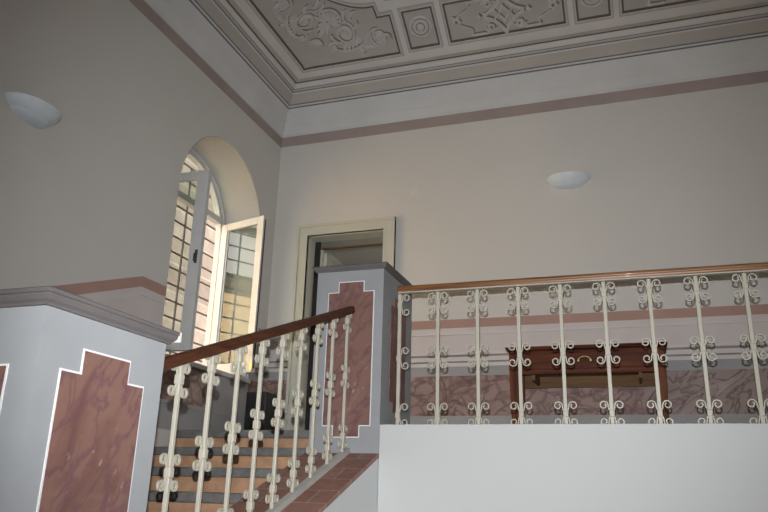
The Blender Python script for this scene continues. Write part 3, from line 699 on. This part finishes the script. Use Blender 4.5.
sr = empty('stair_railing', (XB, YP, curb(YP) + 0.035)); tag(sr, 'cream iron railing with wooden handrail coloured dark as if shaded sloping up the stair', 'railing')
ys = [4.760, 4.507, 4.262, 4.022, 3.778, 3.538, 3.296, 3.050, 2.796, 2.545]
RSL = 0.353
base = lambda y: -0.362 * (YP - y)
under = lambda y: 1.262 - RSL * (4.89 - y) - (curb(YP) + 0.035)
def place(b, y): b.location = (0, y - YP, base(y) - 0.002)
hb_ = under(3.52) - base(3.52)
c1 = make_baluster(1, hb_ + .02, [0.105, hb_ * 0.5 + .030, hb_ - 0.054], sr)
for i, y in enumerate(ys):
    b = c1 if i == 0 else copy_tree(c1, sr); place(b, y)
ya, yb_ = 2.352, YP - 0.038
def along(p, up):
    return MB().prism(p, lambda a, b: (a, ya - YP, under(ya) + up + b), lambda a, b: (a, yb_ - YP, under(yb_) + up + b))
along(rail_prof(0.064, 0.053), 0.006).build('handrail', M['rail_y'], sr, smooth=True)['label'] = 'wooden handrail coloured dark brown as if shaded'

# ------------------------------------------------------------------ writing desk on the landing
TX0, TX1, TY0, TY1, TZ = -1.070, 0.262, 6.33, 6.765, 1.250
dk = empty('writing_desk', ((TX0 + TX1) / 2, (TY0 + TY1) / 2, ZL)); tag(dk, 'dark walnut writing desk with one drawer against the back wall', 'desk')
ax0, ax1, ay0, ay1 = TX0 + .028, TX1 - .028, TY0 + .03, TY1 - .01
za = 1.014
pr = [(0, TZ), (0, TZ - .012), (.008, TZ - .020), (.006, TZ - .026), (.018, TZ - .032), (.024, TZ - .036)]
wb(MB().ring([[(TX0 + e, TY0 + e, z), (TX1 - e, TY0 + e, z), (TX1 - e, TY1, z), (TX0 + e, TY1, z)] for e, z in pr]), 'desk_top', M['desk'], dk, bevel=.003)
lw = 0.078
for (x, y) in ((ax0, ay0), (ax1 - lw, ay0), (ax0, ay1 - .07), (ax1 - lw, ay1 - .07)):
    d = 0.07 if y > ay0 else lw
    top = [(x, y), (x + lw, y), (x + lw, y + d), (x, y + d)]; ix, iy = x + lw / 2, y + d / 2
    bot = [(ix + (a - ix) * .62, iy + (b - iy) * .62) for a, b in top]
    wb(MB().ring([[(a, b, ZL + .001) for a, b in bot], [(a, b, za - .02) for a, b in top], [(a, b, TZ - .036) for a, b in top]]), 'leg', M['deskleg'], dk, bevel=.003)
wb(MB().box(ax0 + lw, ax1 - lw, ay0 + .008, ay0 + .03, za, TZ - .036).box(ax0 + lw, ax1 - lw, ay0 + .001, ay0 + .008, za, za + .022), 'front_apron', M['desk'], dk)
wb(MB().box(ax0 + .01, ax0 + .03, ay0 + lw, ay1 - .07, za, TZ - .036).box(ax1 - .03, ax1 - .01, ay0 + lw, ay1 - .07, za, TZ - .036), 'side_apron', M['desk'], dk)
wb(MB().box(ax0 + lw, ax1 - lw, ay1 - .03, ay1 - .008, za - 0.068, TZ - .036), 'back_apron', M['deskin'], dk)
wb(MB().box(ax0 + .215, ax1 - .215, ay0 + .03, ay1 - .03, za + .03, za + .042).box(ax0 + .19, ax0 + .215, ay0 + .03, ay1 - .03, za - .045, za + .1).box(ax1 - .215, ax1 - .19, ay0 + .03, ay1 - .03, za - .045, za + .1), 'drawer_box', M['deskin'], dk)
dw = wb(MB().box(ax0 + .13, ax1 - .13, ay0 + .0, ay0 + .008, za + .040, TZ - .052), 'drawer', M['desk'], dk, bevel=.004)
xm = (ax0 + ax1) / 2; zm = za + .105
hnd = MB(); n = 12; rings = []
for k in range(n + 1):
    t = PI * k / n; px, pz = xm - .05 * math.cos(t), zm + .034 * math.sin(t); oy = ay0 - .012
    rings.append([(px - .0055 * math.cos(u) * math.cos(t), oy + .0055 * math.sin(u), pz + .0055 * math.cos(u) * math.sin(t)) for u in [2 * PI * j / 6 for j in range(6)]])
hnd.ring(rings); hnd.box(xm - .057, xm - .043, ay0 - .016, ay0, zm - .008, zm + .008); hnd.box(xm + .043, xm + .057, ay0 - .016, ay0, zm - .008, zm + .008)
h = wb(hnd, 'handle', M['brass'], dk, smooth=True); h['label'] = 'arched brass handle'

# ------------------------------------------------------------------ wall lights
def sconce(label, loc, rotz):
    s = empty('wall_sconce', loc); s.rotation_euler = (0, 0, rotz); tag(s, label, 'wall light', 'half-bowl wall lights')
    up = [(0.214, 0.006), (0.214, 0.0), (0.206, -.013), (0.194, -.028), (0.178, -.042), (0.160, -.054), (0.140, -.063), (0.12, -.067)]
    MB().lathe(up, (0, 0, 0), 40, PI, 2 * PI, 'z', 1.0, 0.82).lathe([(0.214, .006), (0.207, .006), (0.198, -.010), (0.17, -.03)], (0, 0, 0), 40, PI, 2 * PI, 'z', 1.0, 0.82).build('shade', M['sconce'], s, smooth=True)
    dn = [(0.158, -.050), (0.152, -.062), (0.135, -.078), (0.110, -.090), (0.08, -.098), (0.04, -.103), (0.001, -.104)]
    MB().lathe(dn, (0, 0, 0), 36, PI, 2 * PI, 'z', 1.0, 0.72).build('lower_bowl', M['sconcelow'], s, smooth=True)
    MB().box(-.09, .09, -.014, 0, -.07, -.01).build('wall_plate', M['winwhite'], s)
    return s
sconce('white glass half-bowl light on the back wall above the desk', (-0.487, YB - .002, 2.985), 0)
sconce('white glass half-bowl light on the left wall beside the arched window', (XL + .002, 3.30, 2.36), PI / 2)

# ------------------------------------------------------------------ small things
o = MB().box(-.105, .105, -.13, .13, 0, 0.43).build('upright_box', M['black'], None, bevel=.01, loc=(-3.39, 6.30, ZL)); tag(o, 'plain black upright box on the landing between window and doorway', 'box')
o = MB().box(-.047, .047, -.006, 0, -.05, .05).build('cover_plate', M['plate'], None, bevel=.003, loc=(-2.065, YB, 3.035)); tag(o, 'small square cover plate painted like the wall, above the doorway to its right', 'cover plate')
